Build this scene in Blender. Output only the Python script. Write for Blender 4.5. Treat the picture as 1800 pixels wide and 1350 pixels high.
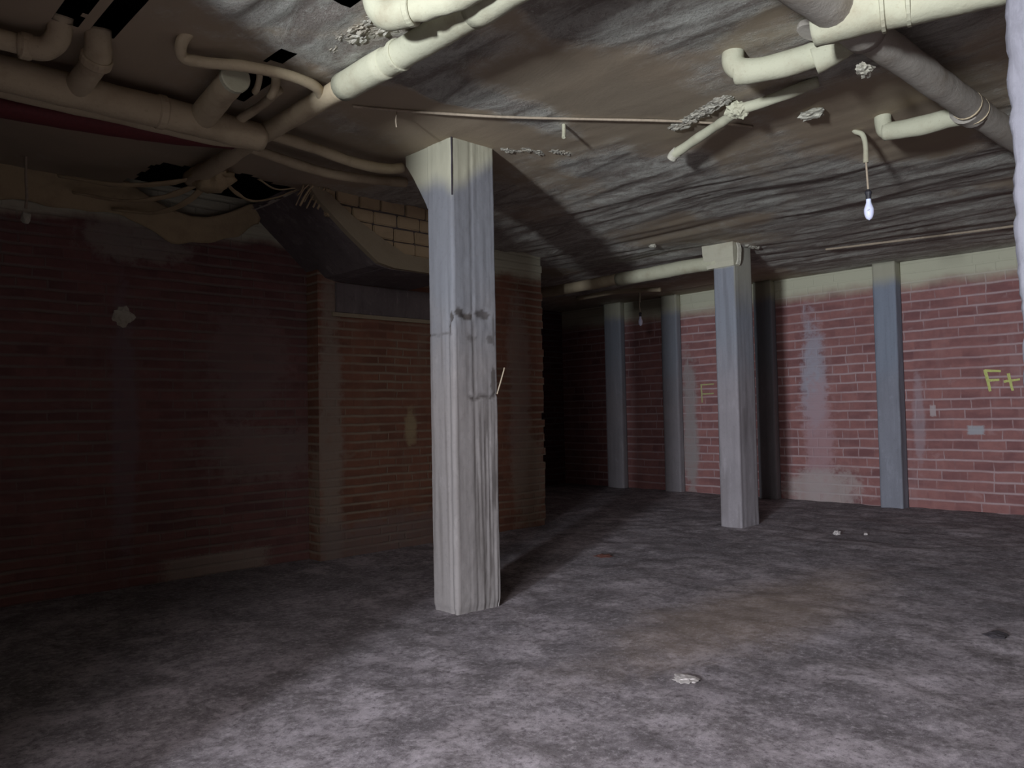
import bpy, bmesh, math, random
from mathutils import Vector, Matrix, noise
random.seed(7)
C = bpy.context.scene.collection
for o in list(bpy.data.objects): bpy.data.objects.remove(o)

# ------------------------------------------------------------------ camera
FPX, HC = 1370.0, 1.3
YAW, PITCH, ROLL = math.radians(46.5), math.atan(50.5/1370), math.atan(0.020)
fwd0 = Vector((math.cos(YAW), math.sin(YAW), 0)); rt0 = Vector((math.sin(YAW), -math.cos(YAW), 0)); up0 = Vector((0,0,1))
F = (fwd0*math.cos(PITCH) + up0*math.sin(PITCH)).normalized()
U1 = rt0.cross(F).normalized()
R = rt0*math.cos(ROLL) - U1*math.sin(ROLL)
U = rt0*math.sin(ROLL) + U1*math.cos(ROLL)
cd = bpy.data.cameras.new('camera'); cam = bpy.data.objects.new('camera', cd); C.objects.link(cam)
M = Matrix((R, U, -F)).transposed().to_4x4(); M.translation = Vector((0,0,HC)); cam.matrix_world = M
cd.sensor_width = 36; cd.lens = FPX/1800*36; cd.clip_start = 0.02
bpy.context.scene.camera = cam

# ------------------------------------------------------------------ world, light, exposure
sc = bpy.context.scene
sc.view_settings.view_transform = 'Standard'; sc.view_settings.look = 'None'
sc.view_settings.exposure = 0.0; sc.view_settings.gamma = 1
w = bpy.data.worlds.new('World'); sc.world = w; w.use_nodes = True
w.node_tree.nodes['Background'].inputs[0].default_value = (0.42, 0.36, 0.42, 1)
w.node_tree.nodes['Background'].inputs[1].default_value = 0.01
def area(name, loc, target, sx, sy, power, col, spread=180):
    l = bpy.data.lights.new(name, 'AREA'); l.shape = 'RECTANGLE'; l.size = sx; l.size_y = sy
    l.energy = power; l.color = col; l.spread = math.radians(spread)
    o = bpy.data.objects.new(name, l); C.objects.link(o); o.location = loc
    o.rotation_euler = (Vector(target)-Vector(loc)).to_track_quat('-Z','Y').to_euler()
    return o
# daylight arriving through the opening in the wall behind the camera
area('daylight_opening', (-4.6, 0.0, 1.48), (5, 2.3, 1.8), 0.5, 0.5, 1080, (0.86, 0.90, 1.0))
# added fill lamp with no seen source, lifts the near floor and ambience
area('fill_near_floor', (-2.1, 0.1, 2.7), (2.1, 0.9, 0.0), 1.1, 0.7, 92, (0.97, 0.92, 0.97), 102)

CEIL = 3.13
XR, YL1, YL2, YB = 10.5, 6.55, 6.35, 9.7
XW, YF = -2.5, -3.0        # wall behind the camera, wall to the right out of frame

# ------------------------------------------------------------------ helpers
def link(name, bm, m, parent=None, smooth=False):
    me = bpy.data.meshes.new(name); bmesh.ops.recalc_face_normals(bm, faces=bm.faces) if smooth != 'keep' else None
    bm.to_mesh(me); bm.free()
    if m: me.materials.append(m)
    if smooth:
        for p in me.polygons: p.use_smooth = True
    o = bpy.data.objects.new(name, me); C.objects.link(o)
    if parent: o.parent = parent
    return o
def struct(o): o['kind'] = 'structure'; return o
def tag(o, label, cat, group=None, kind=None):
    o['label'] = label; o['category'] = cat
    if group: o['group'] = group
    if kind: o['kind'] = kind
    return o
def thing(name, label, cat, loc, group=None):
    o = bpy.data.objects.new(name, None); C.objects.link(o); o.location = loc
    o.empty_display_size = 0.05
    return tag(o, label, cat, group)
def N(x, y=0, z=0): return noise.noise(Vector((x, y, z)))
def fbm(x, y=0, z=0, o=4): return noise.fractal(Vector((x,y,z)), 0.8, 2.0, o)
def sstep(a, b, x):
    if a == b: return float(x > a)
    t = max(0, min(1, (x-a)/(b-a))); return t*t*(3-2*t)
def boxuv(bm):
    uv = bm.loops.layers.uv.verify()
    bm.normal_update()
    for f in bm.faces:
        n = f.normal
        for l in f.loops:
            c = l.vert.co
            if abs(n.x) >= abs(n.y) and abs(n.x) > abs(n.z)*0.7: l[uv].uv = (c.y, c.z)
            elif abs(n.y) > abs(n.z)*0.7: l[uv].uv = (c.x, c.z)
            else: l[uv].uv = (c.x, c.y)
def addbox(bm, a, b):
    vs = [bm.verts.new((x,y,z)) for x in (a[0],b[0]) for y in (a[1],b[1]) for z in (a[2],b[2])]
    for q in ((0,1,3,2),(4,6,7,5),(0,4,5,1),(2,3,7,6),(0,2,6,4),(1,5,7,3)):
        bm.faces.new([vs[i] for i in q])
    return vs
def catmull(pts, n=6):
    pts = [Vector(p) for p in pts]
    if len(pts) < 3: 
        return [pts[0].lerp(pts[-1], i/n) for i in range(n+1)]
    out = []
    P = [2*pts[0]-pts[1]] + pts + [2*pts[-1]-pts[-2]]
    for i in range(1, len(P)-2):
        p0,p1,p2,p3 = P[i-1],P[i],P[i+1],P[i+2]
        for k in range(n):
            t = k/n
            out.append(0.5*((2*p1)+(p2-p0)*t+(2*p0-5*p1+4*p2-p3)*t*t+(3*p1-p0-3*p2+p3)*t**3))
    out.append(pts[-1]); return out
def tube(bm, pts, r, seg=14, n=6, rough=0.0, smoothpath=True, cap=True, rfn=None, flat=1.0, fs=9.0):
    P = catmull(pts, n) if smoothpath else [Vector(p) for p in pts]
    rings = []; prev = None
    for i, p in enumerate(P):
        t = (P[min(i+1,len(P)-1)] - P[max(i-1,0)]).normalized()
        if prev is None:
            a = Vector((0,0,1)) if abs(t.z) < .9 else Vector((1,0,0))
            u = a.cross(t).normalized()
        else:
            u = (prev - t*prev.dot(t)).normalized()
        prev = u; v = t.cross(u)
        rr = r*(rfn(i/(len(P)-1)) if rfn else 1)
        ring = []
        for k in range(seg):
            an = 2*math.pi*k/seg
            d = u*math.cos(an) + v*math.sin(an)*flat
            q = p + d*rr
            if rough: q += d*rough*N(q.x*fs+r*50, q.y*fs, q.z*fs)
            ring.append(bm.verts.new(q))
        rings.append(ring)
    for a, b in zip(rings, rings[1:]):
        for k in range(seg):
            bm.faces.new((a[k], a[(k+1)%seg], b[(k+1)%seg], b[k]))
    if cap:
        bm.faces.new(rings[0][::-1]); bm.faces.new(rings[-1])
def dense(p, q, step):
    p, q = Vector(p), Vector(q); n = max(1, int((q-p).length/step)); return [p.lerp(q, i/n) for i in range(n)]
def lump(bm, c, r, sc=(1,1,1), rough=0.35, freq=2.2, sub=3, seed=0):
    g = bmesh.ops.create_icosphere(bm, subdivisions=sub, radius=1.0)
    for v in g['verts']:
        d = v.co.normalized(); k = 1 + rough*fbm(d.x*freq+seed, d.y*freq, d.z*freq, 3)
        v.co = Vector(c) + Vector((d.x*sc[0], d.y*sc[1], d.z*sc[2]))*r*k

# ------------------------------------------------------------------ materials
def newmat(name):
    m = bpy.data.materials.new(name); m.use_nodes = True; nt = m.node_tree
    b = nt.nodes['Principled BSDF']; return m, nt, b
class G:
    def __init__(s, nt): s.nt = nt
    def n(s, t, **k):
        x = s.nt.nodes.new(t)
        for a, v in k.items(): setattr(x, a, v)
        return x
    def l(s, a, b): s.nt.links.new(a, b)
    def coord(s, kind='Object'): return s.n('ShaderNodeTexCoord').outputs[kind]
    def mapping(s, src, scale=(1,1,1), loc=(0,0,0)):
        m = s.n('ShaderNodeMapping'); m.inputs['Scale'].default_value = scale; m.inputs['Location'].default_value = loc
        s.l(src, m.inputs[0]); return m.outputs[0]
    def noise(s, src, scale, detail=4, rough=.6, dist=0):
        x = s.n('ShaderNodeTexNoise'); x.inputs['Scale'].default_value = scale; x.inputs['Detail'].default_value = detail
        x.inputs['Roughness'].default_value = rough; x.inputs['Distortion'].default_value = dist
        s.l(src, x.inputs['Vector']); return x.outputs['Fac']
    def mr(s, src, a, b, c=0, d=1, smooth=True):
        x = s.n('ShaderNodeMapRange'); x.interpolation_type = 'SMOOTHSTEP' if smooth else 'LINEAR'
        for i, v in zip((1,2,3,4), (a,b,c,d)): x.inputs[i].default_value = v
        s.put(src, x.inputs[0]); return x.outputs[0]
    def put(s, v, inp):
        if hasattr(v, 'links'): s.l(v, inp)
        else: inp.default_value = v
    def math(s, op, a, b=0.0):
        x = s.n('ShaderNodeMath', operation=op); s.put(a, x.inputs[0]); s.put(b, x.inputs[1]); return x.outputs[0]
    def mix(s, f, a, b, mode='MIX'):
        x = s.n('ShaderNodeMix', data_type='RGBA', blend_type=mode)
        s.put(f, x.inputs[0])
        for v, i in ((a,6),(b,7)):
            if isinstance(v, tuple): v = v + (1,) if len(v) == 3 else v
            s.put(v, x.inputs[i])
        return x.outputs[2]
    def bump(s, h, strength, dist, prev=None):
        x = s.n('ShaderNodeBump'); x.inputs['Strength'].default_value = strength; x.inputs['Distance'].default_value = dist
        s.l(h, x.inputs['Height'])
        if prev: s.l(prev, x.inputs['Normal'])
        return x.outputs[0]
    def sep(s, v):
        x = s.n('ShaderNodeSeparateXYZ'); s.l(v, x.inputs[0]); return x.outputs
    def blob(s, uv, c, r, soft=0.5, wob=None):
        m = s.n('ShaderNodeVectorMath', operation='SUBTRACT'); s.l(uv, m.inputs[0]); m.inputs[1].default_value = (c[0], c[1], 0)
        d = s.n('ShaderNodeVectorMath', operation='DIVIDE'); s.l(m.outputs[0], d.inputs[0]); d.inputs[1].default_value = (r[0], r[1], 1)
        L = s.n('ShaderNodeVectorMath', operation='LENGTH'); s.l(d.outputs[0], L.inputs[0])
        v = L.outputs['Value']
        if wob: v = s.math('ADD', v, wob)
        return s.mr(v, 1-soft, 1+soft, 1, 0)

CREAM = (0.46, 0.46, 0.34)
def brick_mat(name, bw, bh, c1, c2, mortar, spray_z=None, spray_soft=.12, blobs=(), msize=.011, streak=0.4, bump=0.6, tint=None, vis0=.25):
    m, nt, b = newmat(name); g = G(nt)
    uv = g.coord('UV')
    # slightly wavering courses
    nz = g.n('ShaderNodeTexNoise'); nz.inputs['Scale'].default_value = 3.2; nz.inputs['Detail'].default_value = 5; g.l(uv, nz.inputs['Vector'])
    vm = g.n('ShaderNodeVectorMath', operation='MULTIPLY_ADD'); g.l(nz.outputs['Color'], vm.inputs[0])
    vm.inputs[1].default_value = (.05, .028, 0); g.l(uv, vm.inputs[2])
    bt = g.n('ShaderNodeTexBrick'); g.l(vm.outputs[0], bt.inputs['Vector'])
    bt.inputs['Scale'].default_value = 1; bt.inputs['Brick Width'].default_value = bw; bt.inputs['Row Height'].default_value = bh
    bt.inputs['Mortar Size'].default_value = msize; bt.inputs['Mortar Smooth'].default_value = 0.9
    bt.inputs['Color1'].default_value = c1+(1,); bt.inputs['Color2'].default_value = c2+(1,); bt.inputs['Mortar'].default_value = tuple((a_+b_)*.5 for a_, b_ in zip(c1, c2))+(1,)
    bt.inputs['Bias'].default_value = -0.1
    bt.offset = 0.5; bt.squash = 1.35; bt.squash_frequency = 3
    n1 = g.noise(uv, 1.3, 5, .65); n2 = g.noise(uv, 9, 6, .7); n3 = g.noise(g.mapping(uv, (5, .8, 1)), 1.0, 4, .6)
    n4 = g.noise(uv, 45, 4, .7)
    col = bt.outputs['Color']
    col = g.mix(g.mr(g.noise(g.mapping(uv, (1.5, 4, 1)), 1.6, 3, .5), .35, .65, 0, .6), col, c2 if False else tuple(x*1.15 for x in c1))
    col = g.mix(g.mr(n2, .3, .75, 0, .55), col, g.mix(.5, col, (c1[0]*.35, c1[1]*.4, c1[2]*.5)))
    mfac = bt.outputs['Fac']
    # some joints are smeared over, others are lost in dust
    vis = g.mr(n1, .36, .60, vis0, 1.0)
    vv = g.math('FRACT', g.math('DIVIDE', g.sep(vm.outputs[0])[1], bh))
    hl = g.mr(g.math('ABSOLUTE', g.math('SUBTRACT', vv, .5)), .5-msize*1.7/bh, .5-msize*.35/bh)
    vert = g.math('MULTIPLY', mfac, g.math('MULTIPLY', g.mr(g.noise(uv, 1.9, 3, .5), .44, .60), .9))
    mf = g.math('MULTIPLY', g.math('MAXIMUM', hl, vert), vis)
    mcol = g.mix(n4, tuple(x*.75 for x in mortar), mortar)
    col = g.mix(mf, col, mcol)
    # mortar smears over the faces
    smear = g.mr(g.noise(g.mapping(uv, (1, 1.6, 1)), 4.2, 5, .6, .3), .60, .74, 0, .55)
    col = g.mix(g.math('MULTIPLY', smear, streak*1.6), col, mortar)
    col = g.mix(g.mr(n3, .5, .75, 0, streak), col, tuple(x*.8 for x in mortar))
    wob = g.math('ADD', g.mr(n2, 0, 1, -.9, .9, False), g.mr(n1, 0, 1, -.9, .9, False))
    for (cc, rr, bc, st) in blobs:
        if rr[1] < .1:
            sx, sy = g.sep(uv)[0], g.sep(uv)[1]
            d_ = g.math('MAXIMUM', g.math('DIVIDE', g.math('ABSOLUTE', g.math('SUBTRACT', sx, cc[0])), rr[0]), g.math('DIVIDE', g.math('ABSOLUTE', g.math('SUBTRACT', sy, cc[1])), rr[1]))
            col = g.mix(g.math('MULTIPLY', g.mr(g.math('ADD', d_, g.mr(n4, 0, 1, -.3, .3, False)), .8, 1.15, 1, 0), st*.8), col, bc); continue
        col = g.mix(g.math('MULTIPLY', g.blob(uv, cc, rr, .35, wob), g.mr(n2, .2, .6, st*.6, st)), col, bc)
    if spray_z is not None:
        zz = g.sep(uv)[1]
        zz = g.math('ADD', zz, g.mr(n1, 0, 1, -.16, .16, False))
        col = g.mix(g.mr(zz, spray_z-spray_soft, spray_z+spray_soft), col, CREAM)
    g.l(col, b.inputs['Base Color']); b.inputs['Roughness'].default_value = .93; b.inputs['Specular IOR Level'].default_value = .15
    h = g.math('ADD', g.math('MULTIPLY', mf, -1.0), g.math('MULTIPLY', n2, .7))
    nb = g.bump(h, bump, .012); nb = g.bump(n4, .25, .004, nb)
    g.l(nb, b.inputs['Normal'])
    return m

def concrete_mat(name, base=(.25,.24,.25), cool=(.22,.25,.31), warm=(.27,.235,.225), dark=.55, bumpk=.5, grain=True, zt=True):
    m, nt, b = newmat(name); g = G(nt)
    oc = g.coord('Object')
    n1 = g.noise(oc, 2.2, 5, .6); n2 = g.noise(g.mapping(oc, (14, 14, .9)), 1.0, 5, .65); n3 = g.noise(oc, 40, 5, .7)
    col = g.mix(g.mr(n1, .35, .65), base, tuple(x*.8 for x in base))
    n5 = g.noise(g.mapping(oc, (1,1,.45)), 9, 7, .7, .4)
    col = g.mix(g.mr(n5, .54, .68, 0, .5), col, tuple(x*.5 for x in base)); col = g.mix(g.mr(n5, .46, .34, 0, .45), col, tuple(min(1,x*1.7) for x in base))
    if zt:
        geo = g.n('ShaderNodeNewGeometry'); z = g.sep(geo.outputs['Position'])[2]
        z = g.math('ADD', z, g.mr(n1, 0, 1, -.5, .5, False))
        col = g.mix(g.mr(z, 1.3, 2.3, 0, .85), g.mix(.6, col, warm), cool)  # bluish local light on the upper part is put into the colour by height
    col = g.mix(g.mr(n2, .45, .75, 0, dark), col, tuple(x*.45 for x in base))
    col = g.mix(g.mr(n2, .42, .2, 0, .35), col, tuple(min(1, x*1.5) for x in base))
    col = g.mix(g.mr(n3, .5, .8, 0, .35), col, tuple(x*.5 for x in base))
    a = g.n('ShaderNodeAttribute', attribute_name='stain'); col = g.mix(g.math('MULTIPLY', a.outputs['Fac'], .88), col, (.045,.036,.03))
    a2 = g.n('ShaderNodeAttribute', attribute_name='spray'); col = g.mix(a2.outputs['Fac'], col, (.38,.37,.27))
    g.l(col, b.inputs['Base Color']); b.inputs['Roughness'].default_value = .95; b.inputs['Specular IOR Level'].default_value = .15
    nb = g.bump(n2, bumpk, .012); nb = g.bump(n3, bumpk*.6, .004, nb)
    g.l(nb, b.inputs['Normal']); return m

def paint_mat(name, col=CREAM, var=.3, bumpk=.4, fine=60, dirt=(.2,.15,.09)):
    m, nt, b = newmat(name); g = G(nt); oc = g.coord('Object')
    n1 = g.noise(oc, 5, 5, .6); n2 = g.noise(oc, fine, 5, .7)
    c = g.mix(g.mr(n1, .45, .75, 0, var), col, dirt)
    c = g.mix(g.mr(n2, .55, .8, 0, var), c, dirt)
    g.l(c, b.inputs['Base Color']); b.inputs['Roughness'].default_value = .85; b.inputs['Specular IOR Level'].default_value = .25
    nb = g.bump(n1, bumpk, .02); nb = g.bump(n2, bumpk, .004, nb); g.l(nb, b.inputs['Normal']); return m

def plain(name, col, rough=.8, metal=0, bumpk=.2, fine=50):
    m, nt, b = newmat(name); g = G(nt); oc = g.coord('Object'); n2 = g.noise(oc, fine, 4, .6)
    c = g.mix(g.mr(n2, .35, .75, 0, .5), col, tuple(x*.5 for x in col))
    g.l(c, b.inputs['Base Color']); b.inputs['Roughness'].default_value = rough; b.inputs['Metallic'].default_value = metal
    g.l(g.bump(n2, bumpk, .004), b.inputs['Normal']); return m

def ceiling_mat():
    m, nt, b = newmat('ceiling_foam'); g = G(nt); oc = g.coord('Object')
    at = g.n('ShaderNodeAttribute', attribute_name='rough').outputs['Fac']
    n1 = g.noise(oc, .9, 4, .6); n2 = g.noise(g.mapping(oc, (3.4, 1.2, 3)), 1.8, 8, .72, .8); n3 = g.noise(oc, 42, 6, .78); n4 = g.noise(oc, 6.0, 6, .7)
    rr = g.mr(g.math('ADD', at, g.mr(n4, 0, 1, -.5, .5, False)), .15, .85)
    shaded_smooth_c = g.mix(g.mr(n1, .35, .65), (.335,.27,.185), (.28,.235,.165))  # darker brown puts the shade of the unlit zones into the colour
    lit_crust_c = g.mix(g.mr(n2, .40, .62), (.32,.285,.24), (.60,.60,.52))  # paler tone paints the raking light onto the crusty zones
    c = g.mix(rr, shaded_smooth_c, lit_crust_c)
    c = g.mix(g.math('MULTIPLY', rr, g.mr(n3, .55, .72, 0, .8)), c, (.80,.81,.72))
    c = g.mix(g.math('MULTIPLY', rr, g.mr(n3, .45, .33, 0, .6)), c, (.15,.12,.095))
    g.l(c, b.inputs['Base Color']); b.inputs['Roughness'].default_value = .75; b.inputs['Specular IOR Level'].default_value = .35
    b1 = g.n('ShaderNodeBump'); b1.inputs['Distance'].default_value = .035; g.l(g.mr(rr, 0, 1, .08, .9), b1.inputs['Strength']); g.l(n2, b1.inputs['Height'])
    b2 = g.n('ShaderNodeBump'); b2.inputs['Distance'].default_value = .022; g.l(g.mr(rr, 0, 1, .06, 1), b2.inputs['Strength']); g.l(n3, b2.inputs['Height']); g.l(b1.outputs[0], b2.inputs['Normal'])
    g.l(b2.outputs[0], b.inputs['Normal']); return m

def floor_mat():
    m, nt, b = newmat('dirt_floor'); g = G(nt); oc = g.coord('Object')
    n1 = g.noise(oc, .55, 6, .62, .5); n2 = g.noise(g.mapping(oc, (1.2, 1, 1)), 3.2, 10, .78, .25); n3 = g.noise(oc, 26, 9, .85); n4 = g.noise(oc, 110, 4, .7)
    n5 = g.noise(g.mapping(oc, (1, 1, 1), (7, 3, 0)), 1.7, 8, .7, .6)
    c = g.mix(g.mr(n2, .40, .62), (.28,.25,.255), (.60,.54,.565))
    c = g.mix(g.mr(n5, .42, .60, 0, .65), c, g.mix(g.mr(n2,.4,.6), (.19,.172,.18), (.33,.295,.31)))
    c = g.mix(g.mr(n1, .45, .62, 0, .5), c, (.20,.185,.195))
    c = g.mix(g.mr(n3, .53, .60, 0, .55), c, (.72,.65,.68))
    c = g.mix(g.mr(n3, .475, .41, 0, .65), c, (.13,.11,.115))
    c = g.mix(g.math('MULTIPLY', g.blob(oc, (4.6, 2.6), (1.3, .4), .6, g.mr(n5, 0, 1, -.8, .8, False)), .4), c, (.46,.34,.24))
    g.l(c, b.inputs['Base Color']); b.inputs['Roughness'].default_value = .96; b.inputs['Specular IOR Level'].default_value = .15
    nb = g.bump(n2, .45, .05); nb = g.bump(n3, 1.0, .035, nb); nb = g.bump(n4, .5, .008, nb)
    g.l(nb, b.inputs['Normal']); return m

PALE = (.32,.31,.35)
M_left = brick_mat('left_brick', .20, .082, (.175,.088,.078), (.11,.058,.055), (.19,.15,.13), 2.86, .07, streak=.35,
    blobs=[((2.0,1.2),(.09,1.0),(.17,.15,.17),.4), ((3.1,1.0),(.5,.25),(.22,.19,.17),.5), ((3.0,1.75),(.35,.5),(.2,.17,.16),.4),
           ((2.75,.08),(.45,.09),(.3,.27,.22),.7), ((2.15,2.75),(.35,.16),(.26,.24,.2),.8)])
M_in = brick_mat('inner_brick', .19, .082, (.20,.095,.06), (.13,.062,.042), (.27,.215,.155), 2.86, .08, streak=.42,
    blobs=[((3.72,1.1),(.12,1.7),(.24,.20,.16),.85), ((4.3,.12),(1.0,.22),(.16,.13,.12),.7), ((6.15,1.5),(.16,1.2),(.26,.22,.19),.5),
           ((4.62,1.18),(.07,.17),(.3,.24,.14),1.0), ((6.3,.5),(.25,.6),(.24,.2,.15),.6)])
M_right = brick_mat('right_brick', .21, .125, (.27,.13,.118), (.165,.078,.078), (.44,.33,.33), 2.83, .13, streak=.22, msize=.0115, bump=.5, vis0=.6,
    blobs=[((4.98,1.72),(.17,.75),PALE,.95), ((4.93,.75),(.2,.9),(.36,.24,.25),.75), ((4.9,.15),(.55,.28),(.36,.33,.31),.75),
           ((7.0,1.0),(.14,1.0),(.26,.24,.23),.9), ((2.98,.98),(.09,.055),(.33,.36,.38),1.0), ((3.45,1.22),(.035,.07),(.42,.38,.38),.9),
           ((3.62,1.1),(.06,.55),(.35,.33,.36),.4)])
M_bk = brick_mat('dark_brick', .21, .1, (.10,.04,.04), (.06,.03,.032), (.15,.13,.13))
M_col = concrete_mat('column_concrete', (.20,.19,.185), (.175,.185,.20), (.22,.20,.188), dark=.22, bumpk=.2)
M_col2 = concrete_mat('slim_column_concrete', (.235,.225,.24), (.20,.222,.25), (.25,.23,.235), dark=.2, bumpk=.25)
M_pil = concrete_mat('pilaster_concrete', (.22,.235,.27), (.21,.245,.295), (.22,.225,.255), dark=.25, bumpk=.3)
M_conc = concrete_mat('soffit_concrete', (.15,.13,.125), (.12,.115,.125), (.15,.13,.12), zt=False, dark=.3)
M_pier = concrete_mat('pier_plaster', (.13,.13,.145), (.125,.13,.15), (.13,.125,.13), dark=.1, bumpk=.5, zt=False)
M_cream = paint_mat('cream_paint', (.42,.41,.31), .3)
M_pipe = paint_mat('cream_pipe_paint', (.41,.41,.295), .4)
M_dull = paint_mat('dull_pipe_paint', (.40,.335,.22), .5)  # browner, more mottled version of the cream pipe paint
M_dim = paint_mat('brown_pipe_paint', (.37,.345,.29), .4)
M_foam = paint_mat('pale_crust', (.42,.41,.33), .4, .8, 40)
M_red = plain('maroon_lagging', (.12,.022,.022), .8)
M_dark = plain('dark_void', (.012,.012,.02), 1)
M_blackpl = plain('black_socket', (.03,.03,.035), .5)
M_wood = paint_mat('cream_cracked_wood', (.56,.53,.38), .25, .6, 25)
M_brc = paint_mat('painted_brick', (.42,.33,.20), .3, .4)
M_beamc = paint_mat('overspray_concrete', (.28,.24,.16), .5, .5)
M_liner = paint_mat('torn_liner', (.38,.305,.175), .5, .6)
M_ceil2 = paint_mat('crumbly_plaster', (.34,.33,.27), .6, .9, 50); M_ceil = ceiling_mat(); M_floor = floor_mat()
m, nt, b = newmat('bulb_glass'); b.inputs['Base Color'].default_value = (.72,.76,.95,1); b.inputs['Roughness'].default_value = .2
b.inputs['Subsurface Weight'].default_value = .2
M_bulb = m
M_mark = plain('bulb_print', (.05,.05,.1), .5)
M_spray = plain('yellow_spray_paint', (.50,.53,.17), .8, fine=30)
M_spray2 = plain('faded_yellow_paint', (.36,.35,.16), .8, fine=30)
M_peb = plain('pale_stone', (.45,.42,.40), .9); M_leaf = plain('dark_debris', (.035,.03,.035), .9); M_rst = plain('rust_flake', (.13,.045,.03), .9)
M_wire = plain('dusty_wire', (.34,.28,.2), .8)

# ------------------------------------------------------------------ ceiling
SLOTS = [(1.80,1.95,3.83,4.25),(1.80,1.88,3.50,3.66),(.89,.99,3.45,3.93),(1.05,1.16,3.45,3.93),(1.72,1.84,2.72,2.92),(4.02,4.08,2.40,2.50)]
def in_hole(x, y):
    # torn-out patch of ceiling above the left wall, and the slots round the pipes
    for a, b, c, d in SLOTS:
        w = .018*N(y*7, a*9); v = .03*N(x*16, c*9)
        if a+w < x < b+w*.4 and c+v < y < d-v*.5: return True
    x0 = 1.95 + .12*N(y*5, 3); x1 = 3.02 + .10*N(y*6, 9)
    ylo = 5.50 + .30*abs(x-2.5) + .07*N(x*6, 1)
    return x0 < x < x1 and y > ylo
def rough_lit_at(x, y):
    """0 where the sprayed skin hangs smooth and is coloured shaded, 1 where crusty, folded and coloured lit"""
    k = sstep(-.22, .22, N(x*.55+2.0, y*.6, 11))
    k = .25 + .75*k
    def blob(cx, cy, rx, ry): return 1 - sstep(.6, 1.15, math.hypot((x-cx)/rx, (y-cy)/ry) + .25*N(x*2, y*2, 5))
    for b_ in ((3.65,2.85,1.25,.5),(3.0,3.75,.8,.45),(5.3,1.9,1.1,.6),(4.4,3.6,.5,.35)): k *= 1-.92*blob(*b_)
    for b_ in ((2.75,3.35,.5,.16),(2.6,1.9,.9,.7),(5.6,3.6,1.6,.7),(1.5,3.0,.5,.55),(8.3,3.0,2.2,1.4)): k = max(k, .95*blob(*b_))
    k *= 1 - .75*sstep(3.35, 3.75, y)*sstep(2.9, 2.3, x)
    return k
def ceil_z(x, y, r=None):
    edge = .3 if (x > 9.9 or y > 9.2 or x < -1.5) else 1
    if r is None: r = rough_lit_at(x, y)
    wx = x + .16*N(x*.7, y*.7, 4) + .30*N(y*.35, x*.3, 8)
    wr = N(wx*2.6, y*.42, 0) + .45*N(wx*6.0, y*.9, 3)
    cr = 1-abs(N(wx*4.4, y*.8, 14))*2.2
    far = sstep(4.6, 6.2, x)
    big = .028*N(x*.55, y*.5, 20) + .012*N(x*1.2, y*1.0, 5)
    fine = .0045*fbm(x*16, y*11, 1, 3)
    return CEIL + edge*(wr*(.004+.012*r+.022*far) - cr*.010*r + big + fine*r)
bm = bmesh.new()
x0, x1, y0, y1 = XW-.1, XR+.02, YF-.1, YB+.05
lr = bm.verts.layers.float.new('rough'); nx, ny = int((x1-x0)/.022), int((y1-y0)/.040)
grid = [[None]*(ny+1) for _ in range(nx+1)]
for i in range(nx+1):
    x = x0+(x1-x0)*i/nx
    for j in range(ny+1):
        y = y0+(y1-y0)*j/ny
        r_ = rough_lit_at(x, y); v = grid[i][j] = bm.verts.new((x, y, ceil_z(x, y, r_))); v[lr] = r_
for i in range(nx):
    for j in range(ny):
        v = grid[i][j].co
        if in_hole(v.x, v.y): continue
        if v.x < 6.0 and v.y > 6.9: continue
        bm.faces.new((grid[i][j], grid[i][j+1], grid[i+1][j+1], grid[i+1][j]))
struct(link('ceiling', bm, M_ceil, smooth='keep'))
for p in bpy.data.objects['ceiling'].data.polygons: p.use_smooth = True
bm = bmesh.new()
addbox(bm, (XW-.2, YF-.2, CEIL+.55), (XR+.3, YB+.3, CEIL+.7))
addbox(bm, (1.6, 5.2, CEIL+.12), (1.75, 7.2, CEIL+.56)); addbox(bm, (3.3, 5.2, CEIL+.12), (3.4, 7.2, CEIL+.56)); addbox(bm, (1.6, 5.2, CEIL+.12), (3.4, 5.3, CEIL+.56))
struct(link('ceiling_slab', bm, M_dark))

# ------------------------------------------------------------------ floor
bm = bmesh.new()
nx, ny = 330, 330
grid = [[None]*(ny+1) for _ in range(nx+1)]
X0, X1, Y0, Y1 = XW-.3, XR+.3, YF-.3, YB+.3
for i in range(nx+1):
    x = X0+(X1-X0)*i/nx
    for j in range(ny+1):
        y = Y0+(Y1-Y0)*j/ny
        z = .012*fbm(x*1.2, y*1.4, 2, 4) + .008*N(x*5, y*6, 7) - .004
        grid[i][j] = bm.verts.new((x, y, z))
for i in range(nx):
    for j in range(ny): bm.faces.new((grid[i][j], grid[i+1][j], grid[i+1][j+1], grid[i][j+1]))
struct(link('floor', bm, M_floor, smooth='keep'))
for p in bpy.data.objects['floor'].data.polygons: p.use_smooth = True

# ------------------------------------------------------------------ walls
def wallbox(name, a, b, m):
    bm = bmesh.new(); addbox(bm, a, b); boxuv(bm); return struct(link(name, bm, m))
wallbox('wall_left', (XW, YL1, -.1), (3.62, YL1+.3, CEIL+.1), M_left)
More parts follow.
